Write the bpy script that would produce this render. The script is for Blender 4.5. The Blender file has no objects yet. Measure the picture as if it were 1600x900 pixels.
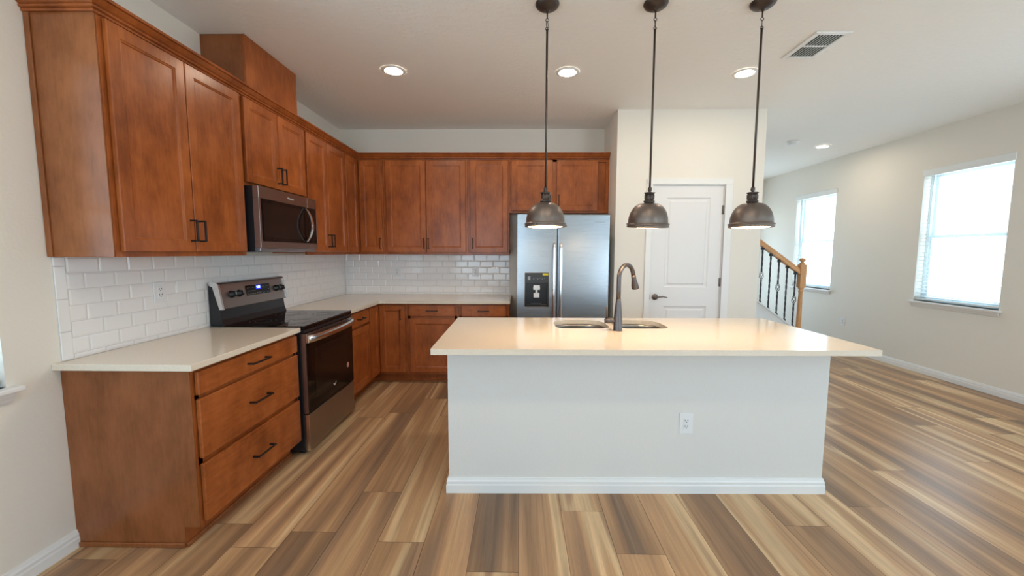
import bpy, bmesh, math, random
from mathutils import Vector, Matrix
R = math.radians
random.seed(7)
SC = bpy.context.scene
COL = SC.collection

# ------------------------------------------------------------------ camera, world, exposure
XL, YB, XR, ZC = -2.15, 4.828, 4.814, 2.8785
XP0, XP1, YP = 0.985, 2.487, 4.182
YF, YR = -2.4, 8.3
cam_d = bpy.data.cameras.new('camera'); cam = bpy.data.objects.new('camera', cam_d); COL.objects.link(cam)
cam_d.sensor_width = 36.0; cam_d.lens = 619.97/1600*36; cam_d.shift_x = -3.82/1600; cam_d.clip_start = 0.02
_pi, _ya, _ro = R(5.1144), R(-0.8362), R(-0.152)
cam.matrix_world = (Matrix.Translation((0, 0, 1.4301)) @ Matrix.Rotation(-_ya, 4, 'Z')
                    @ Matrix.Rotation(math.pi/2-_pi, 4, 'X') @ Matrix.Rotation(-_ro, 4, 'Z'))
SC.camera = cam
W = bpy.data.worlds.new('daylight'); SC.world = W; W.use_nodes = True
WORLD_STRENGTH = 4.6
_bg = W.node_tree.nodes['Background']
_tc = W.node_tree.nodes.new('ShaderNodeTexCoord'); _sp = W.node_tree.nodes.new('ShaderNodeSeparateXYZ')
_rp = W.node_tree.nodes.new('ShaderNodeValToRGB'); _rp.color_ramp.elements[0].position = .47; _rp.color_ramp.elements[1].position = .53
_rp.color_ramp.elements[0].color = (.80, .91, 1.0, 1)      # glow added below the horizon in place of sunlit ground, lifts the ceiling
_rp.color_ramp.elements[1].color = (.56, .78, 1.0, 1)      # bright hazy sky
_ma = W.node_tree.nodes.new('ShaderNodeMath'); _ma.operation = 'MULTIPLY_ADD'; _ma.inputs[1].default_value = .5; _ma.inputs[2].default_value = .5
for _a, _b in ((_tc.outputs['Generated'], _sp.inputs[0]), (_sp.outputs[2], _ma.inputs[0]), (_ma.outputs[0], _rp.inputs[0]), (_rp.outputs[0], _bg.inputs[0])): W.node_tree.links.new(_a, _b)
_bg.inputs[1].default_value = WORLD_STRENGTH
SC.view_settings.view_transform = 'Standard'; SC.view_settings.look = 'None'
SC.view_settings.exposure = 0.70; SC.view_settings.gamma = 1.0; SC.view_settings.use_curve_mapping = False
DOWNLIGHT = 98.0      # emission of the recessed lamps
PENDANT = 18.0        # emission of the pendant lenses
WARM = (1.0, 0.72, 0.45)
try:
    SC.cycles.use_denoising = True
    SC.cycles.max_bounces = 10; SC.cycles.diffuse_bounces = 6; SC.cycles.transparent_max_bounces = 16
    SC.cycles.sample_clamp_indirect = 6.0; SC.cycles.caustics_reflective = False
except Exception: pass

def portal(name, loc, rot, sx, sy):
    l = bpy.data.lights.new(name, 'AREA'); l.shape = 'RECTANGLE'; l.size = sx; l.size_y = sy
    l.cycles.is_portal = True
    o = bpy.data.objects.new(name, l); COL.objects.link(o); o.location = loc; o.rotation_euler = rot
# window openings: (y0, y1, z0, z1)
WIN_NEAR = (4.03, 4.90, 0.862, 2.395)
WIN_FAR = (6.22, 7.09, 0.862, 2.395)
WIN_LEFT = (0.70, 1.585, 0.862, 2.395)
WIN_EXTRA_R = [(1.84, 2.71, 0.862, 2.395), (-.35, .52, 0.862, 2.395)]      # unseen windows added along the same row to brighten the room
WIN_EXTRA_L = [(-1.5, -.615, 0.862, 2.395)]  # unseen left window, added for more daylight
SLIDER = (2.45, 4.65, 0.03, 2.42)     # x0, x1, z0, z1 in the wall behind the camera
FARWIN_ADDED = (2.90, 4.35, 0.12, 2.15)      # unseen opening added behind the pantry to light the right wall
BACKWIN = (-2.0, -0.25, 0.5, 2.42)
for nm, (a, b, c, d) in (('portal_near', WIN_NEAR), ('portal_far', WIN_FAR)):
    portal(nm, (XR+.16, (a+b)/2, (c+d)/2), (0, R(90), 0), d-c, b-a)
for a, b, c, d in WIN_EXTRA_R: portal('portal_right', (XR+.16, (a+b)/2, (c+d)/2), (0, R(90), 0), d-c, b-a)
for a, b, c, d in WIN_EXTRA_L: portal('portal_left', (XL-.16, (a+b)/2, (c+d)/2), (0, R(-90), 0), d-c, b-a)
portal('portal_left', (XL-.16, (WIN_LEFT[0]+WIN_LEFT[1])/2, 1.63), (0, R(-90), 0), 1.53, .88)
portal('portal_slider', ((SLIDER[0]+SLIDER[1])/2, YF-.16, 1.22), (R(90), 0, 0), 2.2, 2.39)
portal('portal_far', ((FARWIN_ADDED[0]+FARWIN_ADDED[1])/2, YR+.16, 1.13), (R(-90), 0, 0), 1.45, 2.03)
portal('portal_back', ((BACKWIN[0]+BACKWIN[1])/2, YF-.16, 1.46), (R(90), 0, 0), 1.75, 1.92)

# ------------------------------------------------------------------ materials
def mat(name, col, rough=.5, metal=0, spec=.5, coat=0, coat_r=.1):
    m = bpy.data.materials.new(name); m.use_nodes = True
    b = m.node_tree.nodes['Principled BSDF']
    b.inputs['Base Color'].default_value = (*col, 1); b.inputs['Roughness'].default_value = rough
    b.inputs['Metallic'].default_value = metal; b.inputs['Specular IOR Level'].default_value = spec
    b.inputs['Coat Weight'].default_value = coat; b.inputs['Coat Roughness'].default_value = coat_r
    return m
def N(m, t, **kw):
    n = m.node_tree.nodes.new(t)
    for k, v in kw.items():
        if k in n.inputs: n.inputs[k].default_value = v
        else: setattr(n, k, v)
    return n
def L(m, a, b): m.node_tree.links.new(a, b)
def P(m): return m.node_tree.nodes['Principled BSDF']
def ramp(m, stops, interp='LINEAR'):
    n = N(m, 'ShaderNodeValToRGB'); e = n.color_ramp.elements; n.color_ramp.interpolation = interp
    e[0].position = stops[0][0]; e[0].color = (*stops[0][1], 1)
    e[1].position = stops[-1][0]; e[1].color = (*stops[-1][1], 1)
    for p, c in stops[1:-1]:
        q = e.new(p); q.color = (*c, 1)
    return n
def coords(m, scale, kind='Object'):
    tc = N(m, 'ShaderNodeTexCoord'); mp = N(m, 'ShaderNodeMapping'); mp.inputs['Scale'].default_value = scale
    L(m, tc.outputs[kind], mp.inputs[0]); return mp.outputs[0]
def bump(m, vec, scale, strength, dist=.002, detail=3):
    n = N(m, 'ShaderNodeTexNoise'); n.inputs['Scale'].default_value = scale; n.inputs['Detail'].default_value = detail
    L(m, vec, n.inputs['Vector']); b = N(m, 'ShaderNodeBump'); b.inputs['Strength'].default_value = strength
    b.inputs['Distance'].default_value = dist
    L(m, n.outputs['Fac'], b.inputs['Height']); L(m, b.outputs[0], P(m).inputs['Normal']); return n

M = {}
m = M['wall'] = mat('wall_paint', (.79, .75, .68), .6, spec=.3); bump(m, coords(m, (1, 1, 1)), 90, .35)
m = M['ceiling'] = mat('ceiling_texture', (.87, .86, .835), .85, spec=.15); bump(m, coords(m, (1, 1, 1)), 30, .9, .005)
m = M['island'] = mat('island_paint', (.72, .71, .68), .6, spec=.3); bump(m, coords(m, (1, 1, 1)), 90, .3)
M['trim'] = mat('white_trim', (.80, .80, .79), .35)
M['door'] = mat('white_door', (.78, .77, .77), .4)
M['vinyl'] = mat('white_vinyl', (.72, .80, .82), .35)
M['slat'] = mat('white_slat', (.80, .82, .82), .4)

def wood(name, tones, grain, rough=.29):
    m = mat(name, tones[1], rough, spec=.34, coat=.06, coat_r=.25)
    v = coords(m, grain)
    n1 = N(m, 'ShaderNodeTexNoise'); n1.inputs['Scale'].default_value = 1; n1.inputs['Detail'].default_value = 6; n1.inputs['Roughness'].default_value = .6
    L(m, v, n1.inputs['Vector'])
    v2 = coords(m, (4, 4, 2.4)); n2 = N(m, 'ShaderNodeTexNoise'); n2.inputs['Scale'].default_value = 1.5; n2.inputs['Detail'].default_value = 6; n2.inputs['Roughness'].default_value = .62
    L(m, v2, n2.inputs['Vector'])
    mx = N(m, 'ShaderNodeMix'); mx.data_type = 'FLOAT'; mx.inputs[0].default_value = .68
    L(m, n1.outputs['Fac'], mx.inputs[2]); L(m, n2.outputs['Fac'], mx.inputs[3])
    r = ramp(m, [(.36, tones[0]), (.5, tones[1]), (.66, tones[2])])
    L(m, mx.outputs[0], r.inputs[0]); L(m, r.outputs[0], P(m).inputs['Base Color'])
    return m
WT = [(.20, .049, .011), (.32, .086, .020), (.44, .130, .033)]
M['wood'] = wood('stained_maple', WT, (60, 60, 9.0))
M['wood_h'] = wood('stained_maple_across', WT, (9.0, 60, 60))
M['wood_side'] = wood('maple_side_panel', [(.19, .060, .018), (.255, .085, .028), (.31, .108, .038)], (70, 70, 10), .25)
M['wood_dark'] = mat('cabinet_shadow_wood', (.10, .028, .010), .5)
M['oak'] = wood('honey_oak', [(.50, .23, .085), (.60, .30, .12), (.68, .37, .165)], (60, 60, 60), .35)
m = M['quartz'] = mat('cream_quartz', (.76, .69, .60), .12, spec=.5)
n = N(m, 'ShaderNodeTexNoise'); n.inputs['Scale'].default_value = 420; n.inputs['Detail'].default_value = 2
L(m, coords(m, (1, 1, 1)), n.inputs['Vector'])
r = ramp(m, [(.30, (.60, .50, .38)), (.46, (.76, .675, .56)), (.7, (.80, .72, .61))]); L(m, n.outputs['Fac'], r.inputs[0]); L(m, r.outputs[0], P(m).inputs['Base Color'])
M['tile'] = mat('white_glazed_tile', (.84, .83, .83), .08, spec=.5)
M['grout'] = mat('pale_grout', (.66, .66, .66), .8)
def steel(name, col, rough, sc):
    m = mat(name, col, rough, 1)
    n = N(m, 'ShaderNodeTexNoise'); n.inputs['Scale'].default_value = 1; n.inputs['Detail'].default_value = 2
    L(m, coords(m, sc), n.inputs['Vector'])
    mr = N(m, 'ShaderNodeMapRange'); mr.inputs[3].default_value = rough-.05; mr.inputs[4].default_value = rough+.07
    L(m, n.outputs['Fac'], mr.inputs[0]); L(m, mr.outputs[0], P(m).inputs['Roughness']); return m
M['steel'] = steel('brushed_steel', (.43, .485, .54), .28, (2, 2, 300))
M['steel_w'] = steel('warm_brushed_steel', (.36, .32, .30), .30, (2, 2, 300))
M['chrome'] = mat('bright_steel', (.78, .78, .80), .16, 1)
M['bowl'] = mat('satin_bowl_steel', (.28, .265, .25), .3, 1)
M['bglass'] = mat('black_glass', (.004, .0035, .004), .05, spec=.35)
M['window_glass'] = mat('dark_screen_glass', (.010, .007, .006), .10, spec=.4)
M['black'] = mat('black_enamel', (.012, .013, .016), .3)
M['black_m'] = mat('matte_black_pull', (.010, .010, .011), .38, spec=.4)
M['plastic'] = mat('grey_black_plastic', (.035, .038, .042), .35)
M['bronze'] = mat('oiled_bronze', (.20, .165, .145), .42, .85)
M['bronze_dark'] = mat('dark_bronze', (.085, .068, .06), .42, .8)
M['faucet'] = mat('slate_bronze_faucet', (.13, .115, .115), .34, .9)
M['iron'] = mat('black_iron', (.02, .02, .022), .45)
M['white_p'] = mat('white_plastic', (.78, .79, .80), .35)
M['slot'] = mat('dark_slot', (.03, .03, .03), .6)
M['vent_dark'] = mat('vent_depth', (.04, .04, .045), .8)
M['yellow'] = mat('yellow_sticker', (.75, .62, .02), .5)
M['sticker'] = mat('copper_sticker', (.48, .24, .18), .45)
M['print'] = mat('pale_print', (.62, .58, .56), .5)
M['grey_print'] = mat('grey_print', (.30, .32, .34), .5)
M['fridge_grey'] = mat('pale_grey_enamel', (.50, .49, .47), .45)
M['tread'] = mat('stair_carpet', (.42, .38, .33), .9)
M['out_wall'] = mat('pale_siding', (.75, .78, .78), .8)
M['out_glass'] = mat('dim_pane', (.34, .38, .42), .4)
M['ground'] = mat('pale_ground', (.55, .56, .52), .9)
def emis(name, col, s):
    m = bpy.data.materials.new(name); m.use_nodes = True; b = P(m)
    b.inputs['Base Color'].default_value = (.8, .8, .8, 1)
    b.inputs['Emission Color'].default_value = (*col, 1); b.inputs['Emission Strength'].default_value = s; return m
M['lamp'] = emis('recessed_lens', (1, .84, .66), DOWNLIGHT)
M['lens'] = emis('pendant_lens', (1, .66, .36), PENDANT)
M['digits'] = emis('blue_digits', (.35, .55, 1), 3.0)
M['lcd'] = emis('blue_display', (.01, .03, 1.0), .5); P(M['lcd']).inputs['Base Color'].default_value = (.01, .01, .1, 1)
m = M['glass'] = bpy.data.materials.new('clear_pane'); m.use_nodes = True
nt = m.node_tree; nt.nodes.remove(nt.nodes['Principled BSDF'])
tr = N(m, 'ShaderNodeBsdfTransparent'); gl = N(m, 'ShaderNodeBsdfGlossy'); gl.inputs['Roughness'].default_value = .02
mx = N(m, 'ShaderNodeMixShader'); mx.inputs[0].default_value = .06
tr.inputs[0].default_value = (.95, .98, .98, 1)
L(m, tr.outputs[0], mx.inputs[1]); L(m, gl.outputs[0], mx.inputs[2]); L(m, mx.outputs[0], nt.nodes['Material Output'].inputs[0])

# floor planks: one mesh, a UV (across 0..1, metres along) and a random colour per plank
def floor_mat():
    m = mat('vinyl_planks', (.3, .2, .12), .27, spec=.32)
    uv = N(m, 'ShaderNodeUVMap'); uv.uv_map = 'plank'
    at = N(m, 'ShaderNodeAttribute'); at.attribute_name = 'rnd'
    sx = N(m, 'ShaderNodeSeparateXYZ'); L(m, uv.outputs[0], sx.inputs[0])
    sa = N(m, 'ShaderNodeSeparateXYZ'); L(m, at.outputs['Vector'], sa.inputs[0])
    def math_(op, a, b=None, c=None):
        n = N(m, 'ShaderNodeMath'); n.operation = op
        for i, x in enumerate((a, b, c)):
            if x is None: continue
            if isinstance(x, (int, float)): n.inputs[i].default_value = x
            else: L(m, x, n.inputs[i])
        return n.outputs[0]
    def vec(x, y, z):
        n = N(m, 'ShaderNodeCombineXYZ')
        for i, q in enumerate((x, y, z)):
            if isinstance(q, (int, float)): n.inputs[i].default_value = q
            else: L(m, q, n.inputs[i])
        return n.outputs[0]
    def noise(v, detail=2, rough=.5, dist=0):
        n = N(m, 'ShaderNodeTexNoise'); n.inputs['Scale'].default_value = 1; n.inputs['Detail'].default_value = detail
        n.inputs['Roughness'].default_value = rough; n.inputs['Distortion'].default_value = dist
        L(m, v, n.inputs['Vector']); return n.outputs['Fac']
    u, w = sx.outputs[0], sx.outputs[1]; r1, r2, r3 = sa.outputs
    seed1 = math_('MULTIPLY', r1, 57.0); seed2 = math_('MULTIPLY', r2, 91.0)
    # broad heartwood / sapwood bands
    band = noise(vec(math_('MULTIPLY_ADD', u, 1.45, seed1), math_('MULTIPLY_ADD', w, .34, seed2), 0), 1, .4, .5)
    band = math_('ADD', band, math_('MULTIPLY', math_('SUBTRACT', r3, .5), .14))
    rc = ramp(m, [(.28, (.150, .095, .060)), (.40, (.215, .124, .068)), (.50, (.29, .170, .088)), (.575, (.32, .194, .102)),
                  (.615, (.40, .275, .155)), (.66, (.40, .275, .155)), (.70, (.26, .158, .09)), (.8, (.18, .112, .07))])
    L(m, band, rc.inputs[0])
    # finer streaks and fine grain
    st = noise(vec(math_('MULTIPLY_ADD', u, 9.0, seed2), math_('MULTIPLY_ADD', w, .9, seed1), 3.3), 3, .6, .4)
    gr = noise(vec(math_('MULTIPLY_ADD', u, 70.0, seed1), math_('MULTIPLY_ADD', w, 7.0, seed2), 8.1), 3, .65)
    k = math_('ADD', math_('MULTIPLY', st, .75), math_('MULTIPLY', gr, .35))
    mr = N(m, 'ShaderNodeMapRange'); L(m, k, mr.inputs[0]); mr.inputs[1].default_value = .33; mr.inputs[2].default_value = .77
    mr.inputs[3].default_value = 1.05; mr.inputs[4].default_value = 1.98
    tone = math_('MULTIPLY', mr.outputs[0], math_('MULTIPLY_ADD', r1, .30, .86))
    # joints between planks
    e = math_('MINIMUM', u, math_('SUBTRACT', 1.0, u)); jn = math_('LESS_THAN', e, .007)
    jn2 = math_('LESS_THAN', math_('MULTIPLY', at.outputs['Alpha'], 1.0), -1)
    tone = math_('MULTIPLY', tone, math_('SUBTRACT', 1.0, math_('MULTIPLY', jn, .65)))
    vm = N(m, 'ShaderNodeVectorMath'); vm.operation = 'SCALE'; L(m, rc.outputs[0], vm.inputs[0]); L(m, tone, vm.inputs['Scale'])
    L(m, vm.outputs[0], P(m).inputs['Base Color'])
    rr = math_('MULTIPLY_ADD', gr, .18, .26); L(m, rr, P(m).inputs['Roughness'])
    b = N(m, 'ShaderNodeBump'); b.inputs['Strength'].default_value = .12; b.inputs['Distance'].default_value = .001
    L(m, gr, b.inputs['Height']); L(m, b.outputs[0], P(m).inputs['Normal'])
    return m
M['floor'] = floor_mat()
M['seam'] = mat('plank_seam', (.045, .03, .02), .6)

# ------------------------------------------------------------------ mesh helpers
def nb(): return bmesh.new()
def box(bm, x0, x1, y0, y1, z0, z1, bev=0, mi=0, seg=1):
    x0, x1 = min(x0, x1), max(x0, x1); y0, y1 = min(y0, y1), max(y0, y1); z0, z1 = min(z0, z1), max(z0, z1)
    t = bmesh.new()
    vs = [t.verts.new((x, y, z)) for z in (z0, z1) for y in (y0, y1) for x in (x0, x1)]
    for f in ((0, 2, 3, 1), (4, 5, 7, 6), (0, 1, 5, 4), (2, 6, 7, 3), (0, 4, 6, 2), (1, 3, 7, 5)):
        t.faces.new([vs[i] for i in f])
    if bev: bmesh.ops.bevel(t, geom=list(t.edges), offset=bev, segments=seg, affect='EDGES', profile=.5)
    merge(bm, t, mi)
def merge(bm, t, mi=0, mtx=None):
    mp = {}
    for v in t.verts: mp[v] = bm.verts.new(mtx @ v.co if mtx else v.co)
    for f in t.faces:
        try:
            g = bm.faces.new([mp[v] for v in f.verts]); g.material_index = mi if mi else f.material_index; g.smooth = f.smooth
        except ValueError: pass
    t.free()
def lathe(bm, prof, c=(0, 0, 0), seg=40, axis='Z', mi=0, cap=True):
    """prof: list of (radius, height)"""
    rings = []
    for r, h in prof:
        ring = []
        for i in range(seg):
            a = 2*math.pi*i/seg; x, y = r*math.cos(a), r*math.sin(a)
            p = {'Z': (x, y, h), 'Y': (x, h, y), 'X': (h, x, y)}[axis]
            ring.append(bm.verts.new((c[0]+p[0], c[1]+p[1], c[2]+p[2])))
        rings.append(ring)
    for a, b in zip(rings, rings[1:]):
        for i in range(seg):
            f = bm.faces.new((a[i], a[(i+1) % seg], b[(i+1) % seg], b[i])); f.smooth = True; f.material_index = mi
    if cap:
        for ring in (rings[0], rings[-1]):
            f = bm.faces.new(ring); f.material_index = mi
def tube(bm, pts, r, seg=12, cap=True, mi=0, closed=False):
    """r: radius or list of radii along pts"""
    pts = [Vector(p) for p in pts]; n = len(pts)
    rs = r if isinstance(r, (list, tuple)) else [r]*n
    rings = []; up = None
    for i, p in enumerate(pts):
        if closed: t = (pts[(i+1) % n]-pts[i-1]).normalized()
        else: t = (pts[min(i+1, n-1)]-pts[max(i-1, 0)]).normalized()
        if up is None:
            up = Vector((0, 0, 1)) if abs(t.z) < .9 else Vector((1, 0, 0))
        a = t.cross(up).normalized(); b = a.cross(t).normalized(); up = b
        rings.append([bm.verts.new(p+(a*math.cos(2*math.pi*k/seg)+b*math.sin(2*math.pi*k/seg))*rs[i]) for k in range(seg)])
    prs = list(zip(rings, rings[1:]))
    if closed: prs.append((rings[-1], rings[0]))
    for A, B in prs:
        for k in range(seg):
            f = bm.faces.new((A[k], A[(k+1) % seg], B[(k+1) % seg], B[k])); f.smooth = True; f.material_index = mi
    if cap and not closed:
        bm.faces.new(rings[0]); bm.faces.new(rings[-1])
def prism(bm, poly, a0, a1, axis='X', mi=0):
    """extrude a polygon given in the other two axes"""
    def P3(p, a): return {'X': (a, p[0], p[1]), 'Y': (p[0], a, p[1]), 'Z': (p[0], p[1], a)}[axis]
    A = [bm.verts.new(P3(p, a0)) for p in poly]; B = [bm.verts.new(P3(p, a1)) for p in poly]
    n = len(poly)
    for f in [A[::-1], B]+[[A[i], A[(i+1) % n], B[(i+1) % n], B[i]] for i in range(n)]:
        g = bm.faces.new(f); g.material_index = mi
def sweep(bm, path, prof, side=1):
    """moulding: prof (out, z) swept along a 2-D path with mitred corners; out points to the right of the path for side=1"""
    pts = [Vector(p) for p in path]; rings = []
    for i, p in enumerate(pts):
        d = []
        if i > 0: d.append((pts[i]-pts[i-1]).normalized())
        if i < len(pts)-1: d.append((pts[i+1]-pts[i]).normalized())
        ns = [Vector((q.y, -q.x))*side for q in d]
        if len(ns) == 1: nn = ns[0]
        else:
            nn = (ns[0]+ns[1]).normalized(); nn = nn/nn.dot(ns[0])
        rings.append([bm.verts.new((p.x+nn.x*o, p.y+nn.y*o, z)) for o, z in prof])
    k = len(prof)
    for A, B in zip(rings, rings[1:]):
        for j in range(k): bm.faces.new((A[j], A[(j+1) % k], B[(j+1) % k], B[j]))
    bm.faces.new(rings[0]); bm.faces.new(rings[-1])
def mk(name, bm, mats, parent=None, loc=None, rotz=None):
    bmesh.ops.recalc_face_normals(bm, faces=bm.faces[:])
    me = bpy.data.meshes.new(name); bm.to_mesh(me); bm.free()
    for q in (mats if isinstance(mats, (list, tuple)) else [mats]): me.materials.append(M[q])
    o = bpy.data.objects.new(name, me); COL.objects.link(o)
    if parent: o.parent = parent
    if loc: o.location = loc
    if rotz is not None: o.rotation_euler = (0, 0, rotz)
    return o
def thing(name, label, cat, loc=(0, 0, 0), rotz=0, group=None):
    o = bpy.data.objects.new(name, None); COL.objects.link(o); o.empty_display_size = .1
    o.location = loc; o.rotation_euler = (0, 0, rotz); o['label'] = label; o['category'] = cat
    if group: o['group'] = group
    return o
def tag(o, label, cat, group=None):
    o['label'] = label; o['category'] = cat
    if group: o['group'] = group
    return o
def struct(o): o['kind'] = 'structure'; return o
def text(name, s, size, mats, parent, loc, rot, ext=.0004):
    cu = bpy.data.curves.new(name, 'FONT'); cu.body = s; cu.size = size; cu.extrude = ext; cu.align_x = 'CENTER'; cu.align_y = 'CENTER'
    t = bpy.data.objects.new(name, cu); COL.objects.link(t)
    bpy.context.view_layer.update()
    me = bpy.data.meshes.new_from_object(t.evaluated_get(bpy.context.evaluated_depsgraph_get()))
    bpy.data.objects.remove(t); me.materials.clear(); me.materials.append(M[mats])
    o = bpy.data.objects.new(name, me); COL.objects.link(o); o.parent = parent; o.location = loc; o.rotation_euler = rot
    return o

# ------------------------------------------------------------------ room shell
WT_ = .14
b = nb()
uvl = b.loops.layers.uv.new('plank'); cl = b.verts.layers.float_color.new('rnd')
PW, PX = .2335, -.003
joints = {1: 2.09, 2: 1.778, -1: 1.66, -3: 1.836, -4: 2.244, 6: 1.99, 8: 2.157, 0: 1.25, -2: 1.45, 3: 2.75, 4: 1.4, 5: 2.5, 7: 2.75, -5: 1.9}
PL = 1.52
for c in range(-10, 22):
    x0 = PX+c*PW; x1 = x0+PW
    j = joints.get(c, random.random()*PL) % PL-3*PL
    while j < YR:
        y0, y1 = max(j, YF-.1), min(j+PL, YR+.1)
        if y1 > y0:
            xa, xb = max(x0, XL-.12), min(x1, XR+.12)
            if xb > xa:
                rc_ = (random.random(), random.random(), random.random(), 1)
                vs = [b.verts.new((x, y, 0)) for x, y in ((xa, y0+.001), (xb, y0+.001), (xb, y1-.001), (xa, y1-.001))]
                for v in vs: v[cl] = rc_
                f = b.faces.new(vs)
                for lp in f.loops:
                    lp[uvl].uv = ((lp.vert.co.x-x0)/PW, lp.vert.co.y-j)
        j += PL
box(b, XL-.14, XR+.14, YF-.14, YR+.14, -.1, -.0008, mi=1)
flo = struct(mk('floor', b, ['floor', 'seam']))
b = nb(); box(b, XL-.14, XR+.14, YF-.14, YR+.14, ZC, ZC+.12); struct(mk('ceiling', b, 'ceiling'))
def wall_with_holes(bm, axis, pos, t, a0, a1, holes, z1=ZC):
    """wall slab along an axis with rectangular holes (a0,a1,z0,z1)"""
    def bx(p, q, z0, z1_):
        if axis == 'Y': box(bm, min(pos, pos+t), max(pos, pos+t), p, q, z0, z1_)
        else: box(bm, p, q, min(pos, pos+t), max(pos, pos+t), z0, z1_)
    cur = a0
    for (h0, h1, g0, g1) in sorted(holes):
        bx(cur, h0, 0, z1); bx(h0, h1, 0, g0); bx(h0, h1, g1, z1); cur = h1
    bx(cur, a1, 0, z1)
b = nb(); wall_with_holes(b, 'Y', XL, -WT_, YF-.14, YR+.14, [WIN_LEFT]+WIN_EXTRA_L); struct(mk('wall_left', b, 'wall'))
b = nb(); wall_with_holes(b, 'Y', XR, WT_, YF-.14, YR+.14, [WIN_NEAR, WIN_FAR]+WIN_EXTRA_R); struct(mk('wall_right', b, 'wall'))
b = nb(); wall_with_holes(b, 'X', YF, -WT_, XL, XR, [SLIDER, BACKWIN]); struct(mk('wall_front', b, 'wall'))
b = nb(); box(b, XL, XP0, YB, YB+.12, 0, ZC); struct(mk('wall_back', b, 'wall'))
b = nb(); wall_with_holes(b, 'X', YR, .14, XL, XR, [FARWIN_ADDED]); struct(mk('wall_far', b, 'wall'))
DX0, DX1, DZ = 1.366, 2.096, 2.125
b = nb(); wall_with_holes(b, 'X', YP, .12, XP0, XP1, [(DX0-.02, DX1+.02, 0, DZ+.02)])
box(b, XP0, XP0+.12, YP+.12, YB+.12, 0, ZC); box(b, XP1-.12, XP1, YP+.12, YB+.2, 0, ZC); box(b, XP0, XP1, YB+.12, YB+.24, 0, ZC)
struct(mk('wall_pantry', b, 'wall'))
# baseboards
BBP = [(0, 0), (.015, 0), (.015, .045), (.0125, .052), (.0125, .066), (.009, .074), (.006, .086), (0, .086)]
b = nb(); sweep(b, [(XL, YF), (XL, 1.786)], BBP); struct(mk('baseboard_left', b, 'trim'))
b = nb(); sweep(b, [(XR, YR), (XR, YF)], BBP); struct(mk('baseboard_right', b, 'trim'))
b = nb(); sweep(b, [(XP0, YP), (DX0-.075, YP)], BBP); sweep(b, [(DX1+.085, YP), (XP1, YP), (XP1, YB+.24)], BBP); struct(mk('baseboard_pantry', b, 'trim'))
b = nb(); sweep(b, [(XP1, YR), (XR, YR)], BBP); struct(mk('baseboard_far', b, 'trim'))

# ------------------------------------------------------------------ windows and blinds
def window(idx, loc, rotz, w, z0, z1):
    """local: x along the wall 0..w, room side is -y, wall face at y=0"""
    root = bpy.data.objects.new('window_%d' % idx, None); COL.objects.link(root); root.location = loc; root.rotation_euler = (0, 0, rotz); struct(root)
    b = nb(); F = .035
    for (a, c, e, f) in ((0, F, z0, z1), (w-F, w, z0, z1), (F, w-F, z0, z0+F), (F, w-F, z1-F, z1)):
        box(b, a, c, .085, .135, e, f, .003)
    mk('window_frame', b, 'vinyl', root)
    zm = (z0+z1)/2
    for k, (a, c, yy) in enumerate(((z0+F, zm+.018, .092), (zm-.018, z1-F, .112))):
        b = nb(); S = .032
        box(b, F, F+S, yy, yy+.02, a, c, .003); box(b, w-F-S, w-F, yy, yy+.02, a, c, .003)
        box(b, F+S, w-F-S, yy, yy+.02, a, a+S, .003); box(b, F+S, w-F-S, yy, yy+.02, c-S, c, .003)
        if k == 0: box(b, w*.3, w*.3+.05, yy-.012, yy, c-.03, c-.012, .003); box(b, w*.7-.05, w*.7, yy-.012, yy, c-.03, c-.012, .003)
        s_ = mk('window_sash', b, 'vinyl', root)
        b = nb(); box(b, F+S, w-F-S, yy+.008, yy+.012, a+S, c-S); mk('window_pane', b, 'glass', s_)
    b = nb(); box(b, -.035, w+.035, -.045, .085, z0-.022, z0, .005, seg=2); mk('window_sill', b, 'trim', root)
    b = nb(); prism(b, [(-.004, z0-.022), (-.028, z0-.022), (-.024, z0-.038), (-.016, z0-.050), (-.012, z0-.060), (-.004, z0-.072)], -.012, w+.012); mk('window_apron', b, 'trim', root)
    return root
def blind(label, loc, rotz, w, z0, z1, tilt=6, group='white slatted window blinds'):
    r = thing('window_blind', label, 'blind', loc, rotz, None)
    b = nb(); box(b, .004, w-.004, .012, .060, z1-.05, z1-.004, .003); mk('headrail', b, 'slat', r)
    b = nb(); box(b, -.012, w+.012, -.012, .006, z1-.055, z1+.022, .004, seg=2); mk('valance', b, 'slat', r)
    b = nb(); z = z0+.055; t = R(tilt)
    while z < z1-.06:
        dy, dz = .0245*math.cos(t), .0245*math.sin(t)
        prism(b, [(.036-dy, z-dz), (.036+dy, z+dz), (.036+dy, z+dz+.0026), (.036-dy, z-dz+.0026)], .010, w-.010)
        z += .0435
    mk('slats', b, 'slat', r)
    b = nb(); box(b, .010, w-.010, .012, .060, z0+.016, z0+.034, .004); mk('bottom_rail', b, 'slat', r)
    b = nb()
    for x in (.14, w/2, w-.14):
        for y in (.009, .0625): tube(b, [(x, y, z0+.03), (x, y, z1-.05)], .0009, 6)
    mk('ladder_cord', b, 'slat', r)
    b = nb(); tube(b, [(.11, .004, z1-.06), (.105, -.002, z1-.62)], .004, 8); mk('tilt_wand', b, 'vinyl', r)
    return r
def wr(i, W_, label):
    a, c, z0, z1 = W_
    window(i, (XR, c, 0), R(-90), c-a, z0, z1); blind(label, (XR, c, 0), R(-90), c-a, z0, z1)
wr(1, WIN_FAR, 'white slatted blind in the far window behind the stair newel')
wr(2, WIN_NEAR, 'white slatted blind in the nearer, larger-looking window of the right wall')
a, c, z0, z1 = WIN_LEFT
window(3, (XL, a, 0), R(90), c-a, z0, z1)
blind('white slatted blind at the left picture edge, in front of the counter', (XL, a, 0), R(90), c-a, z0, z1, tilt=-28)
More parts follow.
